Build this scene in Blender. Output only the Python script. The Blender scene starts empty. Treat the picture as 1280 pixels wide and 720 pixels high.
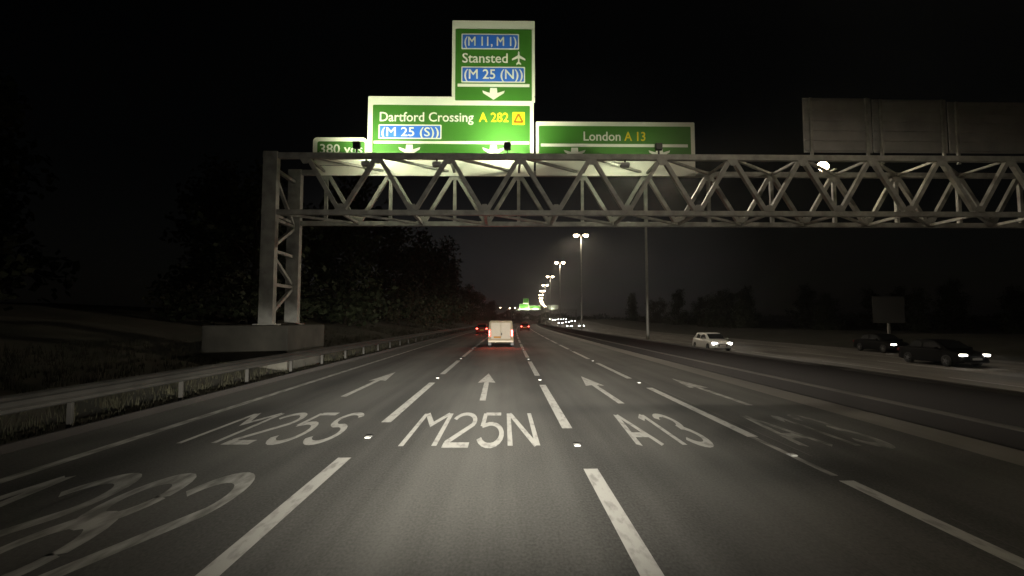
import bpy, math, random
from mathutils import Vector, Matrix
random.seed(7)
R = math.radians
sc = bpy.context.scene

# ------------------------------------------------------------------ camera
F_PX = 625.0                                     # focal length in pixels of a 1280 wide frame
cam_d = bpy.data.cameras.new("camera"); cam = bpy.data.objects.new("camera", cam_d)
sc.collection.objects.link(cam); sc.camera = cam
cam_d.sensor_width = 36.0; cam_d.lens = 36.0 * F_PX / 1280.0
cam_d.clip_start = 0.1; cam_d.clip_end = 6000
cam.location = (0, 0, 2.0)
cam.rotation_euler = (R(90) + math.atan(40 / F_PX), 0, -math.atan(10 / F_PX))

# ------------------------------------------------------------------ world: night sky with faint town glow near the horizon
SKY_GLOW = 0.016
world = bpy.data.worlds.new("World"); sc.world = world; world.use_nodes = True
wn = world.node_tree; wn.nodes.clear()
w_out = wn.nodes.new("ShaderNodeOutputWorld")
w_add = wn.nodes.new("ShaderNodeAddShader")
sky = wn.nodes.new("ShaderNodeTexSky"); sky.sky_type = 'NISHITA'; sky.sun_disc = False
sky.sun_elevation = R(4); sky.sun_rotation = R(200)
bg1 = wn.nodes.new("ShaderNodeBackground"); bg1.inputs[1].default_value = 0.00025
wn.links.new(sky.outputs[0], bg1.inputs[0])
tc = wn.nodes.new("ShaderNodeTexCoord"); sp = wn.nodes.new("ShaderNodeSeparateXYZ")
wn.links.new(tc.outputs["Generated"], sp.inputs[0])
ramp = wn.nodes.new("ShaderNodeValToRGB")
cr = ramp.color_ramp
cr.elements[0].position = 0.0; cr.elements[0].color = (1.0, 0.93, 0.92, 1)
cr.elements[1].position = 0.75; cr.elements[1].color = (0.03, 0.03, 0.03, 1)
for p, c in ((0.12, (0.75, 0.71, 0.71, 1)), (0.26, (0.26, 0.25, 0.26, 1)), (0.45, (0.10, 0.10, 0.10, 1))):
    e = cr.elements.new(p); e.color = c
wn.links.new(sp.outputs["Z"], ramp.inputs[0])
# the glow of the lit road and town ahead: strongest towards +Y
mr = wn.nodes.new("ShaderNodeMapRange"); mr.inputs[1].default_value = 0.86; mr.inputs[2].default_value = 1.0
mr.inputs[3].default_value = 0.08; mr.inputs[4].default_value = 1.0; mr.interpolation_type = 'SMOOTHSTEP'
wn.links.new(sp.outputs["Y"], mr.inputs[0])
wm = wn.nodes.new("ShaderNodeMath"); wm.operation = 'MULTIPLY'; wm.inputs[1].default_value = SKY_GLOW
wn.links.new(mr.outputs[0], wm.inputs[0])
bg2 = wn.nodes.new("ShaderNodeBackground")
wn.links.new(ramp.outputs[0], bg2.inputs[0]); wn.links.new(wm.outputs[0], bg2.inputs[1])
wn.links.new(bg1.outputs[0], w_add.inputs[0]); wn.links.new(bg2.outputs[0], w_add.inputs[1])
wn.links.new(w_add.outputs[0], w_out.inputs[0])

# a very weak moon as the one sun lamp
sun_d = bpy.data.lights.new("moonlight", 'SUN'); sun_d.energy = 0.002; sun_d.angle = R(0.5); sun_d.color = (1, 0.96, 0.9)
sun = bpy.data.objects.new("moonlight", sun_d); sc.collection.objects.link(sun)
sun.rotation_euler = (R(60), 0, R(200))

sc.view_settings.view_transform = 'Standard'; sc.view_settings.look = 'None'
sc.view_settings.exposure = 0.0; sc.view_settings.gamma = 1.0
sc.cycles.max_bounces = 5; sc.cycles.diffuse_bounces = 2; sc.cycles.glossy_bounces = 3
sc.cycles.sample_clamp_indirect = 2.0
sc.cycles.use_denoising = True

# light levels
HEADLAMP_W = 330000.0
STREET_W = 3000.0
SIGN_W = 760.0
LAMP_LENS = 40.0
COL_STREET = (1.0, 0.86, 0.66); COL_HEAD = (1.0, 0.94, 0.815); COL_SIGN = (0.93, 1.0, 0.66)

def cx(y):
    """sideways shift of the gently right-curving road"""
    if y <= 0: return 0.0
    if y < 600: return y * y / 7400.0
    return 600 * 600 / 7400.0 + (y - 600) * 2 * 600 / 7400.0
def tang(y): return math.atan(2 * max(0, min(y, 600)) / 7400.0)

# ------------------------------------------------------------------ helpers
COLL = sc.collection
def tag(o, label=None, cat=None, group=None, kind=None):
    if label: o["label"] = label
    if cat: o["category"] = cat
    if group: o["group"] = group
    if kind: o["kind"] = kind
    return o
def thing(name, label, cat, loc=(0, 0, 0), rz=0.0, group=None):
    o = bpy.data.objects.new(name, None); COLL.objects.link(o)
    o.empty_display_size = 0.3
    o.location = loc; o.rotation_euler = (0, 0, rz)
    return tag(o, label, cat, group)
def copy_tree(o, parent=None):
    c = o.copy(); COLL.objects.link(c); c.parent = parent
    for ch in list(o.children):
        if ch.name in COLL.objects: copy_tree(ch, c)
    return c

class MB:
    def __init__(s): s.v = []; s.f = []; s.smooth = False
    def add(s, vs, fs):
        b = len(s.v); s.v += [tuple(p) for p in vs]; s.f += [tuple(i + b for i in f) for f in fs]; return s
    def box(s, x0, x1, y0, y1, z0, z1):
        return s.add([(x0,y0,z0),(x1,y0,z0),(x1,y1,z0),(x0,y1,z0),(x0,y0,z1),(x1,y0,z1),(x1,y1,z1),(x0,y1,z1)],
                     [(3,2,1,0),(4,5,6,7),(0,1,5,4),(1,2,6,5),(2,3,7,6),(3,0,4,7)])
    def bbox(s, x0, x1, y0, y1, z0, z1, b=0.02):
        """box with chamfered edges"""
        import bmesh
        bm = bmesh.new(); bmesh.ops.create_cube(bm, size=1.0)
        for v in bm.verts:
            v.co = (x0 if v.co.x < 0 else x1, y0 if v.co.y < 0 else y1, z0 if v.co.z < 0 else z1)
        bmesh.ops.bevel(bm, geom=list(bm.edges), offset=b, segments=2, affect='EDGES', profile=0.6)
        bm.verts.index_update()
        s.add([v.co[:] for v in bm.verts], [[v.index for v in f.verts] for f in bm.faces]); bm.free(); return s
    def beam(s, a, b, w, h, up=(0, 0, 1)):
        a = Vector(a); b = Vector(b); d = (b - a).normalized()
        side = d.cross(Vector(up))
        if side.length < 1e-4: side = d.cross(Vector((0, 1, 0)))
        side.normalize(); u = side.cross(d).normalized()
        vs = []
        for p in (a, b):
            for sx, sz in ((-1,-1),(1,-1),(1,1),(-1,1)): vs.append(p + side * sx * w / 2 + u * sz * h / 2)
        return s.add(vs, [(0,1,2,3),(7,6,5,4),(1,0,4,5),(2,1,5,6),(3,2,6,7),(0,3,7,4)])
    def lathe(s, prof, c=(0,0,0), axis='z', n=16):
        vs = []; m = len(prof)
        for i in range(n):
            t = 2 * math.pi * i / n
            for r, h in prof:
                x, y = r * math.cos(t), r * math.sin(t)
                p = (x, y, h) if axis == 'z' else ((h, x, y) if axis == 'x' else (y, h, x))
                vs.append((p[0]+c[0], p[1]+c[1], p[2]+c[2]))
        fs = []
        for i in range(n):
            j = (i + 1) % n
            for k in range(m - 1): fs.append((i*m+k, j*m+k, j*m+k+1, i*m+k+1))
        fs.append(tuple(i*m for i in range(n))[::-1]); fs.append(tuple(i*m+m-1 for i in range(n)))
        return s.add(vs, fs)
    def loft(s, secs, cap=True):
        n = len(secs[0]); vs = [p for q in secs for p in q]; fs = []
        for i in range(len(secs) - 1):
            for k in range(n):
                l = (k + 1) % n; fs.append((i*n+k, i*n+l, (i+1)*n+l, (i+1)*n+k))
        if cap: fs.append(tuple(range(n))[::-1]); fs.append(tuple((len(secs)-1)*n + k for k in range(n)))
        return s.add(vs, fs)
    def prism(s, pts, y0, y1):
        """outline in x,z extruded along y (y0 front)"""
        n = len(pts); vs = [(x, y0, z) for x, z in pts] + [(x, y1, z) for x, z in pts]
        return s.add(vs, [tuple(range(n)), tuple(range(n, 2*n))[::-1]] + [(i, i+n, (i+1)%n+n, (i+1)%n) for i in range(n)])
    def mesh(s, name, mat, smooth=False, fix=True):
        me = bpy.data.meshes.new(name); me.from_pydata(s.v, [], s.f); me.update()
        if fix:
            import bmesh
            bm = bmesh.new(); bm.from_mesh(me); bmesh.ops.recalc_face_normals(bm, faces=bm.faces); bm.to_mesh(me); bm.free()
        if smooth:
            for p in me.polygons: p.use_smooth = True
        if mat: me.materials.append(mat)
        return me
    def build(s, name, mat, parent=None, smooth=False, fix=True):
        return obj(name, s.mesh(name, mat, smooth, fix), parent)
def obj(name, me, parent=None, loc=None, rz=None):
    o = bpy.data.objects.new(name, me); COLL.objects.link(o)
    if parent: o.parent = parent
    if loc: o.location = loc
    if rz is not None: o.rotation_euler = (0, 0, rz)
    return o

# ------------------------------------------------------------------ materials
def mat(name, col, rough=0.6, metal=0.0, var=0.0, scale=4.0, col2=None, bump=0.0, stretch=(1,1,1), detail=4, spec=0.5, lo=0.35, hi=0.7):
    m = bpy.data.materials.new(name); m.use_nodes = True; nt = m.node_tree; b = nt.nodes["Principled BSDF"]
    b.inputs["Roughness"].default_value = rough; b.inputs["Metallic"].default_value = metal
    b.inputs["Specular IOR Level"].default_value = spec
    b.inputs["Base Color"].default_value = (*col, 1)
    if var or col2 or bump:
        t = nt.nodes.new("ShaderNodeTexCoord"); mp = nt.nodes.new("ShaderNodeMapping"); mp.inputs["Scale"].default_value = stretch
        nz = nt.nodes.new("ShaderNodeTexNoise"); nz.inputs["Scale"].default_value = scale; nz.inputs["Detail"].default_value = detail
        nt.links.new(t.outputs["Object"], mp.inputs[0]); nt.links.new(mp.outputs[0], nz.inputs[0])
        rp = nt.nodes.new("ShaderNodeValToRGB"); c2 = col2 or tuple(c * (1 - var) for c in col)
        rp.color_ramp.elements[0].position = lo; rp.color_ramp.elements[0].color = (*c2, 1)
        rp.color_ramp.elements[1].position = hi; rp.color_ramp.elements[1].color = (*col, 1)
        nt.links.new(nz.outputs[0], rp.inputs[0]); nt.links.new(rp.outputs[0], b.inputs["Base Color"])
        if bump:
            bp = nt.nodes.new("ShaderNodeBump"); bp.inputs["Strength"].default_value = bump; bp.inputs["Distance"].default_value = 0.02
            nt.links.new(nz.outputs[0], bp.inputs["Height"]); nt.links.new(bp.outputs[0], b.inputs["Normal"])
    return m
def emit(name, col, strength, sample=False):
    m = bpy.data.materials.new(name); m.use_nodes = True; nt = m.node_tree; b = nt.nodes["Principled BSDF"]
    b.inputs["Base Color"].default_value = (*col, 1); b.inputs["Roughness"].default_value = 0.2
    b.inputs["Emission Color"].default_value = (*col, 1); b.inputs["Emission Strength"].default_value = strength
    if not sample: m.cycles.emission_sampling = 'NONE'
    return m

def road_material(name, base, tracks):
    """asphalt: fine grain, long streaks along the road, wheel tracks worn paler, sealed patches"""
    m = bpy.data.materials.new(name); m.use_nodes = True; nt = m.node_tree; b = nt.nodes["Principled BSDF"]
    L = nt.links.new
    t = nt.nodes.new("ShaderNodeTexCoord")
    def noise(scale, stretch, det=3):
        mp = nt.nodes.new("ShaderNodeMapping"); mp.inputs["Scale"].default_value = stretch
        nz = nt.nodes.new("ShaderNodeTexNoise"); nz.inputs["Scale"].default_value = scale; nz.inputs["Detail"].default_value = det
        L(t.outputs["Object"], mp.inputs[0]); L(mp.outputs[0], nz.inputs[0]); return nz.outputs[0]
    def math_(op, a, c, clamp=False):
        n = nt.nodes.new("ShaderNodeMath"); n.operation = op; n.use_clamp = clamp
        for i, q in enumerate((a, c)):
            if q is None: continue
            if isinstance(q, (int, float)): n.inputs[i].default_value = q
            else: L(q, n.inputs[i])
        return n.outputs[0]
    streak = noise(1.0, (2.2, 0.035, 1), 4)
    patch = noise(0.22, (1.6, 0.6, 1), 2)
    grain = noise(38, (1, 0.6, 1), 6)
    blot = noise(0.55, (1.3, 0.30, 1), 5)
    fac = math_('ADD', math_('MULTIPLY', math_('SUBTRACT', streak, 0.5), 0.75), math_('MULTIPLY', math_('SUBTRACT', patch, 0.5), 0.9))
    fac = math_('ADD', fac, math_('MULTIPLY', math_('SUBTRACT', grain, 0.5), 0.9))
    fac = math_('ADD', fac, math_('MULTIPLY', math_('SUBTRACT', blot, 0.5), 0.9))
    if tracks:
        sx = nt.nodes.new("ShaderNodeSeparateXYZ"); L(t.outputs["Object"], sx.inputs[0])
        # a pale worn band in each lane middle, darker where the tyres and the joints run
        y2 = math_('DIVIDE', math_('MULTIPLY', sx.outputs["Y"], sx.outputs["Y"]), 7400.0)
        xx = math_('SUBTRACT', sx.outputs["X"], y2)
        wv = math_('COSINE', math_('MULTIPLY', math_('ADD', xx, 0.57), 2 * math.pi / 3.45), None)
        fac = math_('ADD', fac, math_('MULTIPLY', wv, 0.17))
    fac = math_('ADD', math_('MULTIPLY', fac, 1.4), 0.5, True)
    mx = nt.nodes.new("ShaderNodeMix"); mx.data_type = 'RGBA'
    L(fac, mx.inputs[0]); mx.inputs[6].default_value = (*[c * 0.5 for c in base], 1); mx.inputs[7].default_value = (*[c * 1.5 for c in base], 1)
    L(mx.outputs[2], b.inputs["Base Color"]); b.inputs["Roughness"].default_value = 0.82; b.inputs["Specular IOR Level"].default_value = 0.25
    bp = nt.nodes.new("ShaderNodeBump"); bp.inputs["Strength"].default_value = 0.35; bp.inputs["Distance"].default_value = 0.01
    L(grain, bp.inputs["Height"]); L(bp.outputs[0], b.inputs["Normal"])
    return m

M = {}
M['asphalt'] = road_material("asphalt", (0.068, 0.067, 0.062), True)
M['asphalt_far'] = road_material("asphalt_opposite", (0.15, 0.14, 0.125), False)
M['strip'] = mat("concrete_strip", (0.165, 0.152, 0.132), 0.85, var=0.4, scale=0.9, stretch=(1, 0.1, 1), bump=0.1)
M['soil'] = mat("verge_soil", (0.045, 0.038, 0.025), 0.95, col2=(0.018, 0.020, 0.010), scale=0.6, bump=0.6, detail=8)
M['median'] = mat("median_gravel", (0.05, 0.045, 0.038), 0.95, var=0.5, scale=3, bump=0.5)
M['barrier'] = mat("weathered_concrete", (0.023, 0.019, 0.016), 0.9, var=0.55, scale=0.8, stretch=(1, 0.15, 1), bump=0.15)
M['ledge'] = mat("ledge_lit_tone", (0.10, 0.09, 0.078), 0.9, var=0.5, scale=0.8, stretch=(1, 0.15, 1))  # paler tone paints the light caught on the barrier's ledge
M['concrete'] = mat("grey_concrete", (0.075, 0.071, 0.058), 0.9, var=0.5, scale=1.1, bump=0.1)
M['paint'] = mat("road_paint", (0.36, 0.355, 0.33), 0.75, col2=(0.22, 0.215, 0.20), scale=9, stretch=(1, 0.35, 1), detail=8, lo=0.34, hi=0.5, bump=0.1)
M['paint_thin'] = mat("worn_road_paint", (0.34, 0.335, 0.31), 0.75, col2=(0.13, 0.128, 0.115), scale=7, stretch=(1, 0.3, 1), detail=8, lo=0.36, hi=0.62)
M['paint_faint'] = mat("faded_road_paint", (0.25, 0.246, 0.225), 0.8, col2=(0.075, 0.072, 0.064), scale=6, stretch=(1, 0.3, 1), detail=8, lo=0.4, hi=0.65)
M['stud'] = mat("stud_lens", (0.62, 0.62, 0.58), 0.25)
M['stud_case'] = mat("stud_casing", (0.24, 0.24, 0.23), 0.5)
M['steel'] = mat("painted_gantry_steel", (0.40, 0.40, 0.365), 0.55, var=0.4, scale=2.5, detail=6)
M['galv'] = mat("galvanised_rail", (0.040, 0.038, 0.033), 0.75, metal=0.0, var=0.5, scale=1.2, detail=7)
M['column'] = mat("lamp_column_paint", (0.34, 0.33, 0.30), 0.5, var=0.25, scale=1.2, metal=0.2)
M['cream'] = mat("sign_white", (0.84, 0.84, 0.75), 0.55, var=0.08, scale=0.8)
M['green'] = mat("sign_green", (0.056, 0.20, 0.026), 0.5, var=0.10, scale=0.7)
M['blue'] = mat("sign_blue", (0.04, 0.17, 0.78), 0.5)
M['white'] = mat("sign_lettering_white", (0.80, 0.80, 0.74), 0.5)
M['yellow'] = mat("sign_lettering_yellow", (0.80, 0.60, 0.02), 0.5)
M['orange'] = mat("sign_symbol_amber", (0.26, 0.11, 0.006), 0.5)
M['signback_dark'] = mat("dark_sign_back", (0.06, 0.06, 0.058), 0.6, var=0.2, scale=1.0)
M['signback'] = mat("bare_aluminium_sign_back", (0.42, 0.42, 0.41), 0.5, metal=0.2, var=0.25, scale=1.0)
M['black'] = mat("black_metal", (0.018, 0.018, 0.018), 0.5)
M['rubber'] = mat("tyre_rubber", (0.018, 0.018, 0.018), 0.85)
M['rim'] = mat("wheel_alloy", (0.14, 0.14, 0.145), 0.5, metal=0.3)
M['glass'] = mat("dark_car_glass", (0.010, 0.011, 0.012), 0.55, spec=0.08)
M['van_white'] = mat("van_white_paint", (0.60, 0.52, 0.37), 0.4, var=0.10, scale=1.6)
M['car_white'] = mat("car_white_paint", (0.74, 0.73, 0.70), 0.3)
M['car_dark'] = mat("car_black_paint", (0.004, 0.004, 0.0045), 0.7, spec=0.08)
M['car_silver'] = mat("car_silver_paint", (0.30, 0.30, 0.31), 0.35, metal=0.3)
M['car_red'] = mat("car_red_paint", (0.20, 0.02, 0.015), 0.35)
M['plate_y'] = mat("number_plate_yellow", (0.75, 0.48, 0.04), 0.5)
M['plate_w'] = mat("number_plate_white", (0.7, 0.7, 0.66), 0.5)
M['leaf'] = mat("leaf", (0.030, 0.042, 0.015), 0.8, var=0.5, scale=0.7)
M['leaf2'] = mat("leaf_dull", (0.042, 0.040, 0.018), 0.8, var=0.5, scale=0.7)
M['bark'] = mat("bark", (0.040, 0.032, 0.024), 0.95, var=0.4, scale=6, bump=0.4)
M['grass'] = mat("dry_grass", (0.032, 0.030, 0.014), 0.9, var=0.5, scale=3)
M['lens'] = emit("street_lamp_lens", (1.0, 0.78, 0.50), LAMP_LENS)
M['lens_sign'] = emit("sign_floodlight_lens", (1.0, 0.80, 0.46), 30.0)
M['head'] = emit("headlight_lens", (1.0, 0.97, 0.93), 45.0)
M['head_dim'] = emit("headlight_lens_warm", (1.0, 0.92, 0.80), 16.0)
M['tail'] = emit("tail_light_lens", (1.0, 0.035, 0.02), 3.5, True)
M['tail_hot'] = emit("brake_light_lens", (1.0, 0.09, 0.06), 10.0, True)
M['plate_van'] = mat("amber_number_plate", (0.62, 0.27, 0.012), 0.5)

# ------------------------------------------------------------------ the camera vehicle's dipped headlamp beams
def beam_nodes(ld, cut=0.080, half=0.040, near=0.27, az_s=0.345, spill=0.002, high=0.045):
    ld.use_nodes = True; nt = ld.node_tree; L = nt.links.new
    em = nt.nodes["Emission"]
    t = nt.nodes.new("ShaderNodeTexCoord"); s = nt.nodes.new("ShaderNodeSeparateXYZ"); L(t.outputs["Normal"], s.inputs[0])
    def m(op, a, c=0.0, clamp=False):
        n = nt.nodes.new("ShaderNodeMath"); n.operation = op; n.use_clamp = clamp
        for i, q in enumerate((a, c)):
            if isinstance(q, (int, float)): n.inputs[i].default_value = q
            else: L(q, n.inputs[i])
        return n.outputs[0]
    x, y = s.outputs["X"], s.outputs["Y"]
    dn = m('MULTIPLY', y, -1.0)                                     # + below the horizon
    dpos = m('MAXIMUM', dn, 0.0)
    body = m('DIVIDE', 1.0, m('ADD', 1.0, m('POWER', m('DIVIDE', dpos, half), 2.3)))
    body = m('MULTIPLY', body, m('EXPONENT', m('MULTIPLY', m('POWER', m('DIVIDE', dpos, near), 4.0), -1.0)))
    edge = nt.nodes.new("ShaderNodeMapRange"); edge.interpolation_type = 'SMOOTHSTEP'
    edge.inputs[1].default_value = 0.0; edge.inputs[2].default_value = cut; edge.inputs[3].default_value = spill; edge.inputs[4].default_value = 1.0
    L(dn, edge.inputs[0])
    up = nt.nodes.new("ShaderNodeMapRange"); up.interpolation_type = 'SMOOTHSTEP'; L(dn, up.inputs[0])
    up.inputs[1].default_value = -0.09; up.inputs[2].default_value = -0.025; up.inputs[3].default_value = 0.0; up.inputs[4].default_value = high
    lat = m('EXPONENT', m('MULTIPLY', m('POWER', m('DIVIDE', m('ABSOLUTE', x), az_s), 2.0), -1.0))
    L(m('MULTIPLY', m('MULTIPLY', body, m('MAXIMUM', edge.outputs[0], up.outputs[0])), m('ADD', m('MULTIPLY', lat, 0.994), 0.006)), em.inputs["Strength"])
def headlamp(loc, power, col, yaw=0.0, parent=None, **k):
    ld = bpy.data.lights.new("headlamp_beam", 'SPOT'); ld.energy = power; ld.color = col
    ld.spot_size = R(150); ld.spot_blend = 0.4; ld.shadow_soft_size = 0.06
    beam_nodes(ld, **k)
    o = bpy.data.objects.new("headlamp_beam", ld); COLL.objects.link(o)
    o.location = loc; o.rotation_euler = (R(90), 0, yaw)
    if parent: o.parent = parent
    return o
headlamp((-0.72, 1.0, 0.95), HEADLAMP_W, COL_HEAD, R(2))
headlamp((0.72, 1.0, 0.95), HEADLAMP_W, COL_HEAD, R(1))

# ------------------------------------------------------------------ ground, carriageways
def ysamples(y0, y1):
    ys = []; y = y0
    while y < y1:
        ys.append(y); y += 2.0 if y < 60 else (5.0 if y < 250 else (15.0 if y < 700 else 120.0))
    ys.append(y1); return ys
OPP = -0.55                                       # the opposite carriageway lies lower, then climbs
def rise(x, y):
    t = max(0.0, min(1.0, (y - 105) / 150.0)); k = max(0.0, min(1.0, (x - 10.0) / 2.0)) * max(0.0, min(1.0, (60 - x) / 20))
    return 2.3 * t * t * (3 - 2 * t) * k
def strip(prof, y0, y1, lift=False):
    """sheet with cross profile [(x,z)] that follows the road"""
    b = MB(); ys = ysamples(y0, y1); n = len(prof)
    for y in ys:
        for x, z in prof: b.v.append((x + cx(y), y, z + (rise(x, y) if lift else 0)))
    for i in range(len(ys) - 1):
        for k in range(n - 1): b.f.append((i*n+k, i*n+k+1, (i+1)*n+k+1, (i+1)*n+k))
    return b
g = MB(); ys = ysamples(-60, 1500)
GP = [(-900,8),(-400,6),(-90,4.2),(-45,3.4),(-26,2.6),(-17,1.7),(-12.5,0.72),(-10,0.12),(-9,-0.03),(-7.2,-0.03),(8.6,-0.03),(10,-0.30),(12,-0.60),(31,-0.60),(33,-0.55),(36,-0.3),(42,0.3),(60,0.2),(120,1.2),(400,2),(900,4)]
for y in ys:
    for x, z in GP:
        wob = 0.0
        if abs(x) > 11 and not 11 <= x <= 32: wob = 0.16 * math.sin(y * 0.31 + x) + 0.12 * math.sin(y * 0.83 + 2 * x)
        g.v.append((x + cx(y), y, z + wob + rise(x, y)))
n = len(GP)
for i in range(len(ys) - 1):
    for k in range(n - 1): g.f.append((i*n+k, i*n+k+1, (i+1)*n+k+1, (i+1)*n+k))
ground = g.build("ground", M['soil'], smooth=True, fix=False); tag(ground, kind="structure")
road = strip([(-7.5, 0), (-6.25, 0), (-2.3, 0), (1.17, 0), (4.27, 0), (7.95, 0)], -40, 1200).build("road", M['asphalt'], fix=False)
tag(road, kind="structure")
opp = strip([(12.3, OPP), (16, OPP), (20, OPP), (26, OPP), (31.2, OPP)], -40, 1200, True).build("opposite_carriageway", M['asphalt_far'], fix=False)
tag(opp, kind="structure")
strip([(7.10, 0.004), (7.9, 0.004)], -30, 500).build("concrete_hard_strip", M['strip'], road, fix=False)
strip([(-6.35, 0.004), (-6.16, 0.004)], -20, 500).build("edge_line", M['paint_thin'], road, fix=False)
kb = MB()
ysk = ysamples(-20, 400)
kp = [(-7.62, -0.02), (-7.62, 0.11), (-7.58, 0.125), (-7.5, 0.125), (-7.48, 0.0)]
kb = strip(kp, -20, 400); kb.build("kerb", M['barrier'], road, fix=False)
strip([(12.55, OPP + .004), (12.75, OPP + .004)], -20, 500, True).build("edge_line", M['paint_thin'], opp, fix=False)
strip([(30.0, OPP + .004), (30.2, OPP + .004)], -20, 500, True).build("edge_line", M['paint_thin'], opp, fix=False)

# ------------------------------------------------------------------ lane dashes and studs
dash_me = MB().add([(-.095,-3.1,0),(.095,-3.1,0),(.095,0,0),(.095,3.1,0),(-.095,3.1,0),(-.095,0,0)], [(0,1,2,5),(5,2,3,4)]).mesh("lane_dash", M['paint'], fix=False)
stud_me = MB().bbox(-.05,.05,-.065,.065,0,.02,.007).mesh("road_stud", M['stud_case'])
lens_me = MB().add([(-.036,-.070,.004),(.036,-.070,.004),(.033,-.055,.0215),(-.033,-.055,.0215)], [(0,1,2,3)]).mesh("stud_lens", M['stud'], fix=False)
def dashes(x, first_mid, period, y_end, parent=road, z=0.004, skip=()):
    y = first_mid; k = 0
    while y < y_end:
        if k not in skip:
            obj("lane_dash", dash_me, parent, (x + cx(y), y, z), -tang(y))
        ys_ = y + period / 2
        if ys_ < 70 and parent is road:
            s = obj("road_stud", stud_me, parent, (x + cx(ys_), ys_, 0.002), -tang(ys_))
            obj("stud_lens", lens_me, s)
        y += period; k += 1
dashes(-2.32, 4.35, 8.72, 260)
dashes(1.16, 3.75, 8.72, 260)
dashes(4.26, 3.20, 8.55, 260)
# bitumen-sealed joints along the lanes
M['tar'] = mat("sealed_joint", (0.022, 0.022, 0.021), 0.6, var=0.4, scale=6)
jr = random.Random(4)
for x in (4.52, -4.9):
    y = -2.0
    while y < 60:
        ln = jr.uniform(5, 14); n_ = 12; b = MB()
        for i in range(n_ + 1):
            yy = y + ln * i / n_; w = .008 + .007 * jr.random(); ox = .012 * math.sin(yy * 1.3 + x) + .008 * math.sin(yy * 4.1)
            b.v += [(x + ox - w + cx(yy), yy, .0022), (x + ox + w + cx(yy), yy, .0022)]
        b.f = [(2*i, 2*i+1, 2*i+3, 2*i+2) for i in range(n_)]
        b.build("sealed_joint", M['tar'], road, fix=False); y += ln + jr.uniform(1, 7)
# an old line left between the dashes on the right
MB().add([(4.20,6.5,.0035),(4.30,6.5,.0035),(4.30,8.95,.0035),(4.20,8.95,.0035)], [(0,1,2,3)]).build("worn_lane_dash", M['paint_faint'], road, fix=False)
for x in (16.2, 19.7, 23.2, 26.7): dashes(x, 10, 9, 110, opp, OPP + 0.004)

# ------------------------------------------------------------------ road lettering from pen strokes
def arc(cx_, cy_, rx, ry, a0, a1, n=14):
    return [(cx_ + rx * math.cos(R(a0 + (a1 - a0) * i / n)), cy_ + ry * math.sin(R(a0 + (a1 - a0) * i / n))) for i in range(n + 1)]
H = 1.5
GL = {
 'M': (1.20, [[(0,0),(0,H)], [(0.06,H),(0.6,0.90),(1.14,H)], [(1.2,H),(1.2,0)]]),
 'N': (1.00, [[(0,0),(0,H)], [(0.05,H),(0.95,0)], [(1.0,0),(1.0,H)]]),
 'A': (1.05, [[(0,0),(0.50,H)], [(0.55,H),(1.05,0)], [(0.2,0.42),(0.85,0.42)]]),
 '1': (0.50, [[(0.12,1.22),(0.5,H-.02)], [(0.5,H),(0.5,0)]]),
 '2': (0.95, [arc(.47,1.06,.47,.42,165,-25) + [(0.06,0.10)], [(0,0.03),(0.95,0.03)]]),
 '3': (0.90, [arc(.44,1.12,.40,.36,160,-80), arc(.44,0.39,.46,.39,85,-160)]),
 '5': (0.92, [[(0.86,H-.03),(0.14,H-.03)], [(0.12,H),(0.08,.80)] , [(0.06,.80)] + arc(.44,0.46,.46,.46,100,-155)]),
 '8': (0.92, [arc(.46,1.12,.38,.35,0,360,20), arc(.46,0.40,.46,.40,0,360,22)]),
 'S': (0.95, [arc(.47,1.12,.42,.36,25,255) + arc(.47,0.40,.46,.40,75,-155)]),
}
def ribbon(b, pts, w, fx, fy, z):
    """flat band of pen width w along pts; fx, fy map pen space to the ground"""
    P = [Vector((p[0], p[1])) for p in pts]
    Q = [P[0]]
    for p in P[1:]:
        if (p - Q[-1]).length > 1e-3: Q.append(p)
    n = len(Q); L_ = []; R_ = []
    for i in range(n):
        d0 = (Q[i] - Q[i-1]).normalized() if i > 0 else (Q[1] - Q[0]).normalized()
        d1 = (Q[i+1] - Q[i]).normalized() if i < n - 1 else d0
        n0 = Vector((-d0.y, d0.x)); n1 = Vector((-d1.y, d1.x)); m_ = n0 + n1
        if m_.length < 1e-3: m_ = n0
        m_.normalize(); k = min(1.0 / max(m_.dot(n0), 0.35), 2.2)
        L_.append(Q[i] + m_ * w / 2 * k); R_.append(Q[i] - m_ * w / 2 * k)
    vs = [(fx(p.x), fy(p.y), z) for p in L_] + [(fx(p.x), fy(p.y), z) for p in R_]
    b.add(vs, [(n + i, n + i + 1, i + 1, i) for i in range(n - 1)])
def road_text(txt, x0, x1, y0, y1, pen, mt, gap=0.36):
    tot = sum(GL[c][0] for c in txt) + gap * (len(txt) - 1)
    s = (x1 - x0) / (tot + pen); at = pen / 2
    for c in txt:
        w, strokes = GL[c]; b = MB()
        for k, st in enumerate(strokes):
            ribbon(b, st, pen, lambda u, a=at: x0 + (a + u) * s, lambda v: y0 + (v + pen * .3) / (H + pen * .6) * (y1 - y0), 0.004 + 0.0015 * k)
        b.build("road_letter", mt, road, fix=False)
        at += w + gap
road_text("M25S", -5.32, -2.86, 8.25, 11.0, 0.18, M['paint'])
road_text("M25N", -1.68, 0.58, 8.0, 10.95, 0.185, M['paint'], 0.30)
road_text("A13", 2.13, 3.44, 8.0, 10.75, 0.22, M['paint'], 0.48)
road_text("A13", 4.72, 6.30, 7.9, 10.6, 0.24, M['paint_faint'], 0.48)
road_text("A282", -5.95, -3.02, 3.55, 6.72, 0.22, M['paint_thin'], 0.26)
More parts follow.
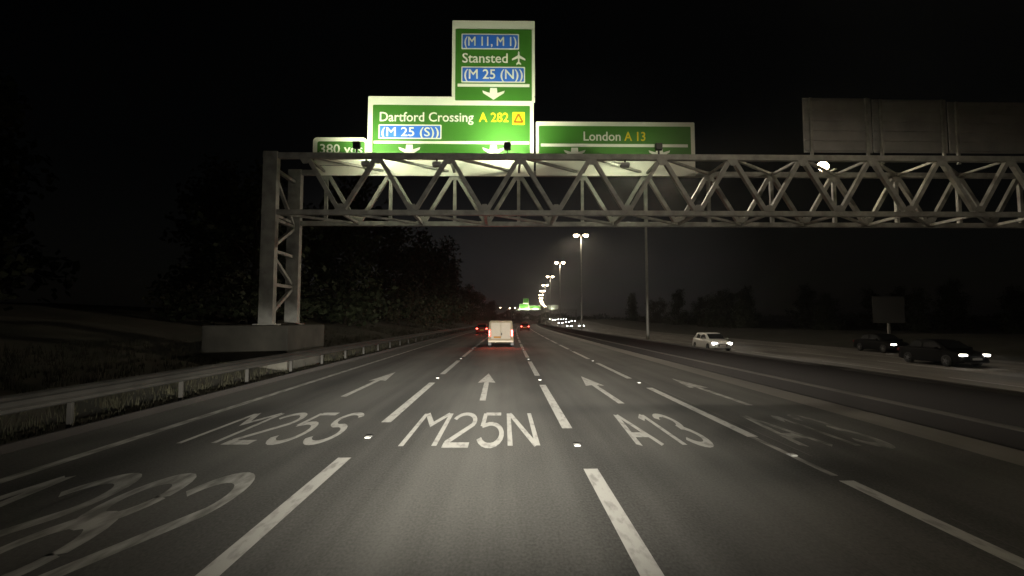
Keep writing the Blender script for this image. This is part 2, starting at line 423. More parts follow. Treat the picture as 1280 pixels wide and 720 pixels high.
def road_arrow(x, y0, y1, mt, lean=0.0):
    L_ = y1 - y0; b = MB()
    vs = [(-.075,0),(.075,0),(.075,L_*.58),(.28,L_*.56),(0,L_),(-.28,L_*.56),(-.075,L_*.58)]
    b.add([(px + x + lean * py / L_, y0 + py, .004) for px, py in vs], [(0,1,2,6),(2,3,4),(6,2,4),(6,4,5)])
    b.build("road_arrow", mt, road, fix=False)
road_arrow(-4.20, 13.3, 19.4, M['paint'], 0.04)
road_arrow(-0.53, 12.6, 18.9, M['paint'], -0.04)
road_arrow(2.82, 12.1, 17.9, M['paint'], -0.08)
road_arrow(5.78, 11.8, 17.2, M['paint_thin'], -0.04)

# ------------------------------------------------------------------ concrete central barrier
bp = [(8.02,-0.05),(8.02,0.02),(8.10,0.25),(8.22,0.285),(8.30,0.78),(8.34,0.82),(8.52,0.82),(8.56,0.78),(8.62,0.285),(8.74,0.25),(8.82,-0.3)]
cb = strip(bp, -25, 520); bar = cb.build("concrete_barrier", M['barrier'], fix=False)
strip([(8.098, .254), (8.105, .262), (8.215, .293), (8.224, .292)], -25, 400).build("lit_step_edge", M['ledge'], bar, fix=False)  # lighter strip laid on the step as its painted line of light
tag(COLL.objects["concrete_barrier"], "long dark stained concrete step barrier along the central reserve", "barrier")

# ------------------------------------------------------------------ steel guard rail on the left verge
rail = thing("guard_rail", "grey steel crash barrier on short posts along the left verge", "guard rail", (-8.05, 0, 0))
wp = [(.0,.47),(.055,.50),(.055,.55),(.0,.59),(.0,.66),(.055,.70),(.055,.75),(.0,.785),(-.012,.775),(.035,.745),(.035,.705),(-.012,.665),(-.012,.585),(.035,.545),(.035,.505),(-.012,.475)]
rb = MB(); secs = []
for y in ysamples(-12, 330): secs.append([(x + cx(y), y, z) for x, z in wp])
rb.loft(secs); rb.build("rail_beam", M['galv'], rail)
post_me = MB().bbox(-.11,-.015,-.03,.03,-.15,.74,.006).mesh("rail_post", M['galv'])
y = -6.4
while y < 130:
    obj("rail_post", post_me, rail, (cx(y), y, 0), -tang(y)); y += 3.2

# ------------------------------------------------------------------ gantry
GY0, GY1 = 21.25, 23.75; ZT, ZB = 9.05, 6.59; PN = 3.07; X0 = 0.70
GRP = None
gan = thing("sign_gantry", "tall grey steel lattice gantry spanning both carriageways under the green signs", "gantry", (0, 0, 0))
XL, XR = -9.98, 35.0
for yy, nm in ((GY0, "front"), (GY1, "rear")):
    MB().bbox(XL - .35, XR, yy - .11, yy + .11, ZT - .125, ZT + .125, .02).build("top_chord", M['steel'], gan)
    MB().bbox(XL - .35, XR, yy - .10, yy + .10, ZB - .11, ZB + .11, .02).build("bottom_chord", M['steel'], gan)
k0 = -3; nodes = [X0 + PN * k for k in range(k0, 12)]
nodes = [x for x in nodes if XL < x < XR + .5]
def shared(name, a, b_, w, h, up, mt=M['steel']):
    """a straight member as its own mesh centred on its first end"""
    a = Vector(a); b_ = Vector(b_)
    o = MB().beam((0, 0, 0), b_ - a, w, h, up).build(name, mt, gan); o.location = a; return o
for yy in (GY0, GY1):
    off = 0.0 if yy == GY0 else 0.0
    for i, x in enumerate(nodes):
        xb0, xb1 = x - PN / 2, x + PN / 2
        if xb0 > XL + .3: shared("diagonal_brace", (x - .10, yy, ZT - .12), (xb0 + .10, yy, ZB + .10), .17, .20, (0, 1, 0))
        if xb1 < XR: shared("diagonal_brace", (x + .10, yy, ZT - .12), (xb1 - .10, yy, ZB + .10), .17, .20, (0, 1, 0))
        if yy == GY1: shared("vertical_strut", (x, yy, ZT - .12), (x, yy, ZB + .10), .15, .15, (0, 1, 0))
def plate_mesh(up):
    k = 1 if up else -1
    pts = [(-.25, 0), (.25, 0), (.21, -.09*k), (.09, -.27*k), (-.09, -.27*k), (-.21, -.09*k)]
    if not up: pts = pts[::-1]
    b = MB().prism(pts, -.012, .012)
    for bx, bz in ((-.15, -.05), (0, -.05), (.15, -.05), (-.05, -.18), (.05, -.18)):
        b.lathe([(.02, -.03), (.02, -.012)], c=(bx, 0, bz*k), axis='y', n=6)
    return b.mesh("gusset_plate", M['steel'])
gus_t, gus_b = plate_mesh(True), plate_mesh(False)
for yy in (GY0, GY1):
    for x in nodes:
        obj("gusset_plate", gus_t, gan, (x, yy - .118, ZT - .10))
        if x + PN / 2 < XR: obj("gusset_plate", gus_b, gan, (x + PN / 2, yy - .118, ZB + .09))
for i, x in enumerate(nodes[:-1]):
    # zigzag in the top plane and in the bottom plane
    shared("plan_brace", (x + .05, GY0 + .1, ZT + .02), (x + PN - .05, GY1 - .1, ZT + .02), .12, .10, (0, 0, 1))
    xb = x - PN / 2
    shared("plan_brace", (xb + .08, GY0 + .1, ZB), (xb + PN - .08, GY1 - .1, ZB), .12, .10, (0, 0, 1))
    shared("cross_strut", (xb, GY0 + .1, ZB), (xb, GY1 - .1, ZB), .12, .12, (0, 0, 1))
    shared("cross_strut", (x, GY0 + .1, ZT - .02), (x, GY1 - .1, ZT - .02), .10, .10, (0, 0, 1))
# stiff end frame inside the truss at the left tower
shared("diagonal_brace", (XL + .2, GY0, ZT - .12), (nodes[0] - PN / 2 + .0, GY0, ZB + .1), .17, .2, (0, 1, 0))
def tower(xc, base):
    for yy in (GY0, GY1):
        MB().bbox(xc - .30, xc + .30, yy - .17, yy + .17, base, ZT + (.16 if yy == GY0 else .13), .02).build("tower_leg", M['steel'], gan)
        MB().bbox(xc - .45, xc + .45, yy - .32, yy + .32, base, base + .06, .01).build("base_plate", M['steel'], gan)
    zs = [base + .3, base + 1.75, base + 3.2, base + 4.6, ZT - .5]
    for i in range(len(zs) - 1):
        a, b_ = (GY0 + .15, GY1 - .15) if i % 2 == 0 else (GY1 - .15, GY0 + .15)
        shared("tower_brace", (xc, a, zs[i] + .1), (xc, b_, zs[i+1] - .1), .14, .14, (1, 0, 0))
        shared("tower_strut", (xc, GY0 + .17, zs[i+1]), (xc, GY1 - .17, zs[i+1]), .14, .16, (1, 0, 0))
tower(XL, 1.78); tower(34.4, 0.5)
pl = MB().bbox(-12.2, -8.75, 20.45, 24.6, -.2, 1.78, .05); pl.build("concrete_plinth", M['concrete'])
tag(COLL.objects["concrete_plinth"], "pale concrete plinth carrying the left gantry tower behind the guard rail", "plinth")
pl = MB().bbox(33.2, 35.6, 20.45, 24.6, -.8, 0.5, .05); pl.build("concrete_plinth", M['concrete'])
tag(COLL.objects["concrete_plinth.001"], "low concrete plinth under the far right gantry tower", "plinth")

# ------------------------------------------------------------------ signs: boards, patches, lettering
def text_mesh(txt, w, h, bold=0.0, spacing=1.0):
    """lettering w wide whose capitals are h high; lies in x,z facing -y, origin at left on the baseline"""
    cu = bpy.data.curves.new("lettering", 'FONT'); cu.body = txt; cu.size = 1.0; cu.resolution_u = 3; cu.offset = bold; cu.space_character = spacing
    cu.extrude = 0.004
    o = bpy.data.objects.new("lettering_src", cu); COLL.objects.link(o)
    dg = bpy.context.evaluated_depsgraph_get()
    me = bpy.data.meshes.new_from_object(o.evaluated_get(dg))
    bpy.data.objects.remove(o); bpy.data.curves.remove(cu)
    xs = [v.co.x for v in me.vertices]; mn, mx_ = min(xs), max(xs)
    cap = 0.73
    for v in me.vertices:
        v.co = ((v.co.x - mn) / (mx_ - mn) * w, -0.004 - v.co.z * 1.0, v.co.y / cap * h)
    # thicken the strokes: the outlines laid again a little to each side
    v0 = [v.co[:] for v in me.vertices]; f0 = [tuple(p.vertices) for p in me.polygons]; b = MB()
    for dx, dz, dy in ((0, 0, 0), (.008, 0, -.0006), (-.008, 0, -.0012), (0, .006, -.0018), (0, -.006, -.0024)):
        b.add([(x + dx, y + dy, z + dz) for x, y, z in v0], f0)
    bpy.data.meshes.remove(me)
    return b.mesh("lettering", None, fix=False)
def rrect(x0, x1, z0, z1, r, n=5):
    pts = []
    for cx_, cz_, a in ((x1 - r, z1 - r, 0), (x0 + r, z1 - r, 90), (x0 + r, z0 + r, 180), (x1 - r, z0 + r, 270)):
        for i in range(n + 1): pts.append((cx_ + r * math.cos(R(a + 90 * i / n)), cz_ + r * math.sin(R(a + 90 * i / n))))
    return pts
SY = 23.42; PXM = 0.03842; SXO = 630 + 0; 
def sx_(px): return -6.506 + (px - 461) * PXM
def sz_(py): return 12.70 - (py - 122) * (12.70 - 8.83) / (221 - 122)
def panel(name, parent, x0, y0, x1, y1, d0, d1, mt, r=0.02):
    return MB().prism(rrect(sx_(x0), sx_(x1), sz_(y1), sz_(y0), r), SY - d1, SY - d0).build(name, mt, parent)
def lettering(parent, txt, x0, x1, ytop, ybase, mt, d=0.03, bold=0.0, spacing=1.0, name="lettering"):
    me = text_mesh(txt, (x1 - x0) * PXM, (ybase - ytop) * (12.70 - 8.83) / 99.0, bold, spacing); me.materials.append(mt)
    return obj(name, me, parent, (sx_(x0), SY - d, sz_(ybase)))
def down_arrow(parent, xc, y0, y1, w, d=0.03):
    z0, z1 = sz_(y1), sz_(y0); h = z1 - z0; c = sx_(xc); hw = w * PXM / 2
    pts = [(0, 0), (hw * .92, h * .56), (hw, h * .78), (hw * .34, h * .58), (hw * .30, h), (-hw * .30, h), (-hw * .34, h * .58), (-hw, h * .78), (-hw * .92, h * .56)]
    b = MB(); vs = [(c + x, SY - d - .006, z0 + z) for x, z in pts]
    b.add(vs, [(0,1,3,4,5,6,8)[0:3] + (6,), (0,6,8), (1,2,3), (8,6,7), (3,4,5,6)]); return b.build("down_arrow", M['white'], parent, fix=False)
def sign_posts(parent, xs, z0, z1, ybk=SY + .02):
    for x in xs: MB().bbox(x - .05, x + .05, SY + .001, GY1 - .105, z0, z1, .01).build("mounting_post", M['steel'], parent)
def sign_root(name, label, x, z): return thing(name, label, "road sign", (0, 0, 0))

s1 = sign_root("direction_sign", 'wide green sign reading Dartford Crossing A 282 with a blue M 25 (S) patch', 0, 0)
panel("board", s1, 461, 122, 667.2, 196.5, 0.0, 0.012, M['cream'], .06)
panel("lower_panel", s1, 461, 197, 667.2, 221, -.008, 0.012, M['cream'], .05)
panel("green_face", s1, 467, 133, 662.5, 196, 0.0125, 0.02, M['green'], .05)
lettering(s1, "Dartford Crossing", 476, 592, 141.5, 153.6, M['white'])
lettering(s1, "A 282", 599, 635.5, 141.5, 153.6, M['yellow'])
panel("symbol_patch", s1, 640.5, 141, 656, 157, .0205, .027, M['yellow'], .04)
tr = MB(); 
for a, b_ in (((648.2, 143.5), (642.8, 154.2)), ((648.2, 143.5), (653.6, 154.2)), ((642.8, 153.6), (653.6, 153.6))):
    tr.beam((sx_(a[0]), SY - .033, sz_(a[1])), (sx_(b_[0]), SY - .033, sz_(b_[1])), .10, .008, (0, 1, 0))
tr.build("triangle_symbol", M['orange'], s1)
panel("patch_border", s1, 474.5, 157.5, 552.5, 175.5, .0205, .026, M['white'], .05)
panel("blue_patch", s1, 476, 159, 551, 174, .0265, .031, M['blue'], .04)
lettering(s1, "(M 25 (S))", 478.5, 549, 160.5, 172, M['white'], .036)
panel("divider_bar", s1, 468.5, 178, 661.5, 181.3, .0205, .026, M['white'], .01)
down_arrow(s1, 513, 182.6, 196.5, 27); down_arrow(s1, 617, 182.6, 196.5, 27)
sign_posts(s1, [-5.6, -3.0, -.6], 8.95, 12.5)

s2 = sign_root("direction_sign", 'tall upper green sign reading Stansted between two blue motorway patches', 0, 0)
panel("board", s2, 564.8, 25, 668.8, 129.0 - 7.4, 0.014, 0.026, M['cream'], .04)
panel("board_foot", s2, 564.8, 121.8, 668.8, 129.0, 0.0125, 0.0262, M['cream'], .04)
panel("green_face", s2, 569, 36, 665, 127, 0.0265, 0.034, M['green'], .05)
SYb = SY; SY -= 0.014
panel("patch_border", s2, 576.5, 42, 649, 62, .0205, .026, M['white'], .05)
panel("blue_patch", s2, 578, 43.5, 647.5, 60.5, .0265, .031, M['blue'], .04)
lettering(s2, "(M 11, M 1)", 580.5, 645.5, 45.5, 57.5, M['white'], .036)
lettering(s2, "Stansted", 578, 634.5, 66.5, 79, M['white'])
pts = [(0,1.0),(.10,.86),(.12,.62),(.95,.30),(.95,.16),(.12,.36),(.09,.06),(.34,-.12),(.34,-.24),(0,-.14)]
pts = pts + [(-x, z) for x, z in pts[::-1][1:-1]]
cxp = sx_(648.5); czp = sz_(78.2)
ap = MB(); ap.prism([(cxp + x * .34, czp + z * .56) for x, z in pts], SY - .034, SY - .021); ap.build("aircraft_symbol", M['white'], s2)
panel("patch_border", s2, 576.5, 84, 656.5, 104.2, .0205, .026, M['white'], .05)
panel("blue_patch", s2, 578, 85.5, 655, 102.7, .0265, .031, M['blue'], .04)
lettering(s2, "(M 25 (N))", 580.5, 653.5, 87, 99.5, M['white'], .036)
panel("divider_bar", s2, 572, 105.8, 662, 109.6, .0205, .026, M['white'], .01)
down_arrow(s2, 617, 111.2, 126, 28)
sign_posts(s2, [-1.9, -.5, .9], 12.75, 16.4)
SY = SYb

s3 = sign_root("direction_sign", 'green sign reading London A 13 to the right of the taller signs', 0, 0)
panel("board", s3, 669.8, 152.5, 869, 196.5, 0.0, 0.012, M['cream'], .06)
panel("lower_panel", s3, 669.8, 197, 869, 220, -.008, 0.012, M['cream'], .05)
panel("green_face", s3, 673.5, 158, 864, 196, 0.0125, 0.02, M['green'], .05)
lettering(s3, "London", 729.5, 775.5, 164.5, 176.3, M['white'])
lettering(s3, "A 13", 780.5, 806.5, 164.5, 176.3, M['yellow'])
panel("divider_bar", s3, 676, 180.3, 860, 184, .0205, .026, M['white'], .01)
down_arrow(s3, 718, 185.3, 198, 27); down_arrow(s3, 824, 185.3, 198, 27)
sign_posts(s3, [2.6, 5.2, 8.0], 8.95, 11.3)

s4 = sign_root("distance_sign", 'small green sign reading 380 yds at the left end of the row', 0, 0)
panel("board", s4, 394, 174, 460.4, 196.5, 0.0, 0.012, M['cream'], .20)
panel("lower_panel", s4, 396, 197, 460.4, 208.5, -.008, 0.012, M['cream'], .05)
panel("lower_panel", s4, 399, 209.2, 458, 221, -.008, 0.012, M['cream'], .05)
panel("green_face", s4, 399.5, 179, 458, 196, 0.0125, 0.02, M['green'], .1)
lettering(s4, "380 yds", 403, 455, 182, 194, M['white'])
sign_posts(s4, [-8.6, -7.0], 8.95, 10.6)

# floodlights in front of the boards
def floodlight(x, y, z, label, aim, power, spot=120, cat="floodlight", lens=M['lens_sign']):
    t = thing("sign_floodlight", label, cat, (x, y, z), 0, None)
    d = Vector(aim) - Vector((x, y, z)); sgn = 1 if d.y > 0 else -1
    MB().bbox(-.15, .15, -.10, .10, .10, .40, .03).build("lamp_housing", M['black'], t)
    if sgn > 0: MB().bbox(-.12, .12, .102, .118, .13, .37, .004).build("lamp_lens", lens, t)
    else: MB().loft([[(q * math.cos(R(18 * i)), yy, .25 + q * .8 * math.sin(R(18 * i))) for i in range(20)] for q, yy in ((.30, -.102), (.29, -.16), (.21, -.24), (.07, -.28))]).build("lamp_lens", lens, t, smooth=True)
    MB().bbox(-.035, .035, -.035, .035, -.14, .12, .008).build("bracket", M['black'], t)
    if power > 0:
        ld = bpy.data.lights.new("sign_light", 'SPOT'); ld.energy = power; ld.color = COL_SIGN if sgn > 0 else (1, .86, .55)
        ld.spot_size = R(spot); ld.spot_blend = 1.0; ld.shadow_soft_size = 0.12
        o = bpy.data.objects.new("sign_light", ld); COLL.objects.link(o); o.parent = t
        o.location = (0, sgn * .22, .28); o.rotation_euler = d.to_track_quat('-Z', 'Y').to_euler()
    return t
floodlight(-6.36, 21.22, 9.27, "black floodlight on the gantry beam in front of the 380 yds sign", (-5.0, 23.4, 13.0), SIGN_W * 1.25, 166)
floodlight(0.14, 21.22, 9.27, "black floodlight on the gantry beam at the right end of the Dartford Crossing sign", (-.4, 23.4, 13.6), SIGN_W * 2.0, 168)
floodlight(6.72, 21.22, 9.27, "dark unlit floodlight on the gantry beam in front of the London sign", (6.0, 23.4, 10.2), SIGN_W * .05, 150, lens=M['black'])
fl = floodlight(16.32, 25.0, 9.60, "glaring floodlight shining through the gantry below the ribbed sign back", (16.4, 22.0, 8.6), SIGN_W * 2.0, 165)
MB().bbox(-.05, .05, -1.10, .04, -.22, -.142, .01).build("outrigger_arm", M['steel'], fl)

def underslung(x, label, power):
    t = thing("sign_floodlight", label, "floodlight", (x, 21.25, 8.93))
    MB().bbox(-.03, .03, -.03, .03, -.12, 0.0, .006).build("bracket", M['black'], t)
    MB().loft([[(sx * .16, y, z) for sx, y, z in ((-1, -.10, -.12), (1, -.10, -.12), (1, .08, -.12), (-1, .08, -.12))],
               [(sx * .20, y, z) for sx, y, z in ((-1, -.12, -.22), (1, -.12, -.22), (1, .16, -.20), (-1, .16, -.20))],
               [(sx * .18, y, z) for sx, y, z in ((-1, -.08, -.30), (1, -.08, -.30), (1, .14, -.30), (-1, .14, -.30))]]).build("lamp_housing", M['signback'], t)
    MB().bbox(-.15, .15, .161, .172, -.285, -.215, .004).build("lamp_lens", M['lens_sign'], t)
    ld = bpy.data.lights.new("sign_light", 'SPOT'); ld.energy = power; ld.color = COL_SIGN
    ld.spot_size = R(150); ld.spot_blend = 1.0; ld.shadow_soft_size = 0.1
    o = bpy.data.objects.new("sign_light", ld); COLL.objects.link(o); o.parent = t
    o.location = (0, .26, -.25); o.rotation_euler = Vector((0, 1, .12)).to_track_quat('-Z', 'Y').to_euler()
underslung(-5.95, "grey floodlight slung under the beam just right of the 380 yds sign", SIGN_W * .13)
underslung(-2.9, "added grey floodlight under the beam below the left Dartford Crossing arrow, brightening the lower panel", SIGN_W * .13)  # extra lamp added to brighten the lower panels between the other two
underslung(5.25, "grey floodlight slung under the beam below the middle of the London sign", SIGN_W * .13)

# backs of the signs for the opposite carriageway
def back_sign(x0, x1, z0, z1, y, label, nr):
    t = thing("opposite_sign", label, "road sign", (0, 0, 0), 0, None)
    MB().bbox(x0, x1, y, y + .02, z0, z1, .004).build("board", M['signback'], t)
    for i in range(nr):
        z = z0 + .12 + (z1 - z0 - .24) * i / (nr - 1)
        MB().bbox(x0 + .05, x1 - .05, y - .055, y - .001, z - .045, z + .045, .01).build("stiffening_rib", M['signback'], t)
    for x in (x0 + .3, x1 - .3):
        MB().bbox(x - .06, x + .06, y - .16, y - .0555, 9.18, z1 - .05, .01).build("mounting_post", M['steel'], t)
    return t
back_sign(13.90, 17.12, 9.75, 12.35, 22.5, "bare grey ribbed back of an opposite sign directly above the glaring floodlight", 6)
back_sign(17.18, 20.68, 9.75, 12.30, 22.5, "bare ribbed sign back second along the gantry from the glaring floodlight", 6)
back_sign(20.75, 25.20, 9.75, 12.20, 22.5, "dim ribbed sign back at the far right of the gantry", 6)

# ------------------------------------------------------------------ street lamps on the central reserve
COLX = 10.75; LH = 15.0
lamp0 = thing("street_lamp", "", "street lamp")
MB().lathe([(.19, 0), (.19, .25), (.145, .5), (.125, 1.6), (.115, 1.7), (.065, LH - .25), (.065, LH - .05)], n=14).build("column", M['column'], lamp0, smooth=True)
for s in (-1, 1):
    MB().beam((0, 0, LH - .16), (s * .34, 0, LH + .0), .075, .075).build("bracket_arm", M['column'], lamp0)
    hd = MB().loft([[(s * x, w * math.cos(t), LH + zc + h * math.sin(t)) for t in [R(20 * i) for i in range(0, 10)] ] for x, w, zc, h in ((.28, .09, .02, .08), (.45, .17, .02, .15), (.75, .20, .02, .17), (1.05, .14, .02, .11), (1.15, .06, .02, .04))]).build("lantern_hood", M['column'], lamp0, smooth=True)
    MB().loft([[(s * x, w * math.cos(t), LH + .015 - h * math.sin(t)) for t in [R(20 * i) for i in range(0, 10)]] for x, w, h in ((.34, .16, .10), (.46, .27, .30), (.72, .31, .40), (.98, .24, .30), (1.10, .13, .10))]).build("lantern_lens", M['lens'], hd, smooth=True)
def street_light(x, y, z, power):
    ld = bpy.data.lights.new("street_light", 'SPOT'); ld.energy = power; ld.color = COL_STREET; ld.shadow_soft_size = .25
    ld.spot_size = R(165); ld.spot_blend = .3
    # lantern optics throw most light sideways along the road, little straight down
    ld.use_nodes = True; nt = ld.node_tree; em = nt.nodes["Emission"]
    t = nt.nodes.new("ShaderNodeTexCoord"); q = nt.nodes.new("ShaderNodeSeparateXYZ"); nt.links.new(t.outputs["Normal"], q.inputs[0])
    a = nt.nodes.new("ShaderNodeMath"); a.operation = 'ABSOLUTE'; nt.links.new(q.outputs["Z"], a.inputs[0])
    b = nt.nodes.new("ShaderNodeMapRange"); nt.links.new(a.outputs[0], b.inputs[0])
    b.inputs[1].default_value = .2; b.inputs[2].default_value = 1.0; b.inputs[3].default_value = 1.5; b.inputs[4].default_value = .3
    nt.links.new(b.outputs[0], em.inputs["Strength"])
    o = bpy.data.objects.new("street_light", ld); COLL.objects.link(o); o.location = (x, y, z); return o
POS = [38.0 + 35.6 * k for k in range(0, 13)] + [9.2]
for k, y in enumerate(POS):
    o = lamp0 if k == 0 else copy_tree(lamp0)
    x = COLX + cx(y) * .94; o.location = (x, y, -.35); o.rotation_euler = (0, 0, -tang(y)); o["group"] = "twin headed street lamps along the central reserve"
    if k == 0: o["label"] = "nearest tall street lamp, its head hidden behind the London sign"
    elif k == 1: o["label"] = "lit twin headed street lamp, the tallest seen below the gantry"
    elif k == 2: o["label"] = "lit twin headed street lamp, second tallest seen below the gantry"
    elif k == 3: o["label"] = "lit twin headed street lamp, third tallest seen below the gantry"
    elif k in (4, 5): o["label"] = "small lit twin headed street lamp, %s tallest seen below the gantry" % ("fourth", "fifth")[k - 4]
    else: o["label"] = "tiny far twin headed street lamp in the receding chain of lights"
    if k < 7:
        for s in (-1, 1): street_light(x + s * .75, y, LH - .75, STREET_W)
    if y < 10:  # unseen lamp, set off the row's spacing to brighten the truss on the right
        o["label"] = "unseen street lamp off to the right, placed to light the gantry truss"
        for s in (-1, 1): street_light(x + s * .75, y, LH - .75, STREET_W * .22)
# concrete footing blocks for the nearer columns
for k, y in enumerate(POS[:3]):
    x = COLX + cx(y) * .94
    b = MB().loft([[(x - w, y - w, z), (x + w, y - w, z), (x + w, y + w, z), (x - w, y + w, z)] for w, z in ((.50, -.6), (.50, -.36), (.40, -.345))]).build("lamp_footing", M['concrete'])
    tag(b, ["low concrete footing under the nearest street lamp column", "low concrete footing under the tallest lamp seen below the gantry", "low concrete footing under the second tallest lamp below the gantry"][k], "footing")
# single lamps of a distant side road
far0 = None
for k, (x, y) in enumerate(((-4.0, 500), (5.5, 520), (10.8, 510))):
    if far0 is None:
        far0 = thing("distant_lamp", "", "street lamp")
        MB().lathe([(.12, 0), (.07, 11.5)], n=8).build("column", M['column'], far0)
        MB().bbox(-.1, 1.0, -.15, .15, 11.5, 11.7, .03).build("lantern_hood", M['column'], far0)
        MB().bbox(.0, .95, -.3, .3, 11.1, 11.495, .05).build("lantern_lens", M['lens'], far0)
        o = far0
    else: o = copy_tree(far0)
    o.location = (x, y, 3.0); o["label"] = ["leftmost tiny distant lamp above the dark horizon left of the far gantry", "middle tiny distant lamp of the three above the dark horizon", "tiny distant lamp nearest the far gantry's left end"][k]
    o["group"] = "tiny lamps on the horizon"

# ------------------------------------------------------------------ far gantry with its lit signs
fy = 332.0; fx = cx(fy)
fg = thing("sign_gantry", "tiny far gantry across the road under a lit green sign", "gantry", (fx, fy, 0))
def fbox(nm, mt, x0, x1, z0, z1, y0=-.1, y1=.1, par=fg): return MB().bbox(x0, x1, y0, y1, z0, z1, .01).build(nm, mt, par)
for yy in (-1.2, 1.2):
    fbox("top_chord", M['steel'], -10, 33, 8.9, 9.15, yy - .1, yy + .1); fbox("bottom_chord", M['steel'], -10, 33, 6.5, 6.7, yy - .1, yy + .1)
    for x in (-10, 33): fbox("tower_leg", M['steel'], x - .3, x + .3, -.7, 9.2, yy - .15, yy + .15)
    for i in range(14):
        x = -9.5 + 3.07 * i
        MB().beam((x, yy, 6.7), (x + 1.5, yy, 8.9), .2, .2, (0, 1, 0)).build("diagonal_brace", M['steel'], fg)
        MB().beam((x + 1.55, yy, 8.9), (x + 3.05, yy, 6.7), .2, .2, (0, 1, 0)).build("diagonal_brace", M['steel'], fg)
def fsign(x0, x1, z0, z1, label, face=True):
    t = thing("direction_sign", label, "road sign", (fx, fy, 0))
    fbox("board", M['cream'] if face else M['signback'], x0, x1, z0, z1, -1.42, -1.36, t)
    if face: fbox("green_face", M['green'], x0 + .15, x1 - .15, z0 + .6, z1 - .15, -1.46, -1.421, t)
    return t
fsign(-4.6, 1.5, 8.85, 12.6, "tiny wide green sign on the far gantry, left of the lamp columns")
fsign(-2.3, 1.4, 12.62, 16.4, "tiny tall green sign standing above the far gantry")
fsign(1.6, 9.3, 8.85, 11.5, "tiny green sign on the far gantry, partly behind the lamp columns")
fsign(13.6, 21.0, 9.2, 12.0, "tiny grey sign back at the right of the far gantry", False)
for x, p in ((-4.4, .9), (.2, 1.4), (6.0, 1.0), (17, .3)):
    ld = bpy.data.lights.new("sign_light", 'SPOT'); ld.energy = 2000 * p; ld.color = COL_SIGN; ld.spot_size = R(150); ld.spot_blend = .6; ld.shadow_soft_size = .2
    o = bpy.data.objects.new("sign_light", ld); COLL.objects.link(o); o.parent = fg; o.location = (x, -3.4, 9.3)
    o.rotation_euler = Vector((0, 2.0, 1.6)).to_track_quat('-Z', 'Y').to_euler()

# ------------------------------------------------------------------ vehicles (forward = +y in their own frame, wheels on z = 0)
wheel_cache = {}
def wheel(parent, x, y, r=.32, w=.21):
    key = (r, w)
    if key not in wheel_cache:
        t = MB().lathe([(r*.62, -w/2), (r*.95, -w/2), (r, -w/2+.03), (r, w/2-.03), (r*.95, w/2), (r*.62, w/2)], axis='x', n=20).mesh("tyre", M['rubber'], True)
        rm = MB(); rm.lathe([(r*.2, -w/2-.004), (r*.60, -w/2+.012), (r*.62, w/2-.012), (r*.2, w/2+.004)], axis='x', n=20)
        for i in range(5):
            a = 2 * math.pi * i / 5
            for sd in (-1, 1): rm.beam((sd*(w/2+.0), 0, 0), (sd*(w/2-.01), r*.58*math.cos(a), r*.58*math.sin(a)), .02, .05, (1, 0, 0))
        wheel_cache[key] = (t, rm.mesh("rim", M['rim']))
    e = obj("wheel", wheel_cache[key][0], parent, (x, y, r)); obj("rim", wheel_cache[key][1], e); return e
def sect(y, hw, z0, z1, r, tum=0.0):
    """car cross-section: rounded box, narrower at the top by tum"""
    pts = []
    for cx_, cz_, a in ((hw - r - tum, z1 - r, 0), (-(hw - r - tum), z1 - r, 90), (-(hw - r), z0 + r * .6, 180), (hw - r, z0 + r * .6, 270)):
        for i in range(4):
            t = R(a + 30 * i); pts.append((cx_ + r * math.cos(t), y, cz_ + r * math.sin(t) * (1 if a < 180 else .6)))
    return pts
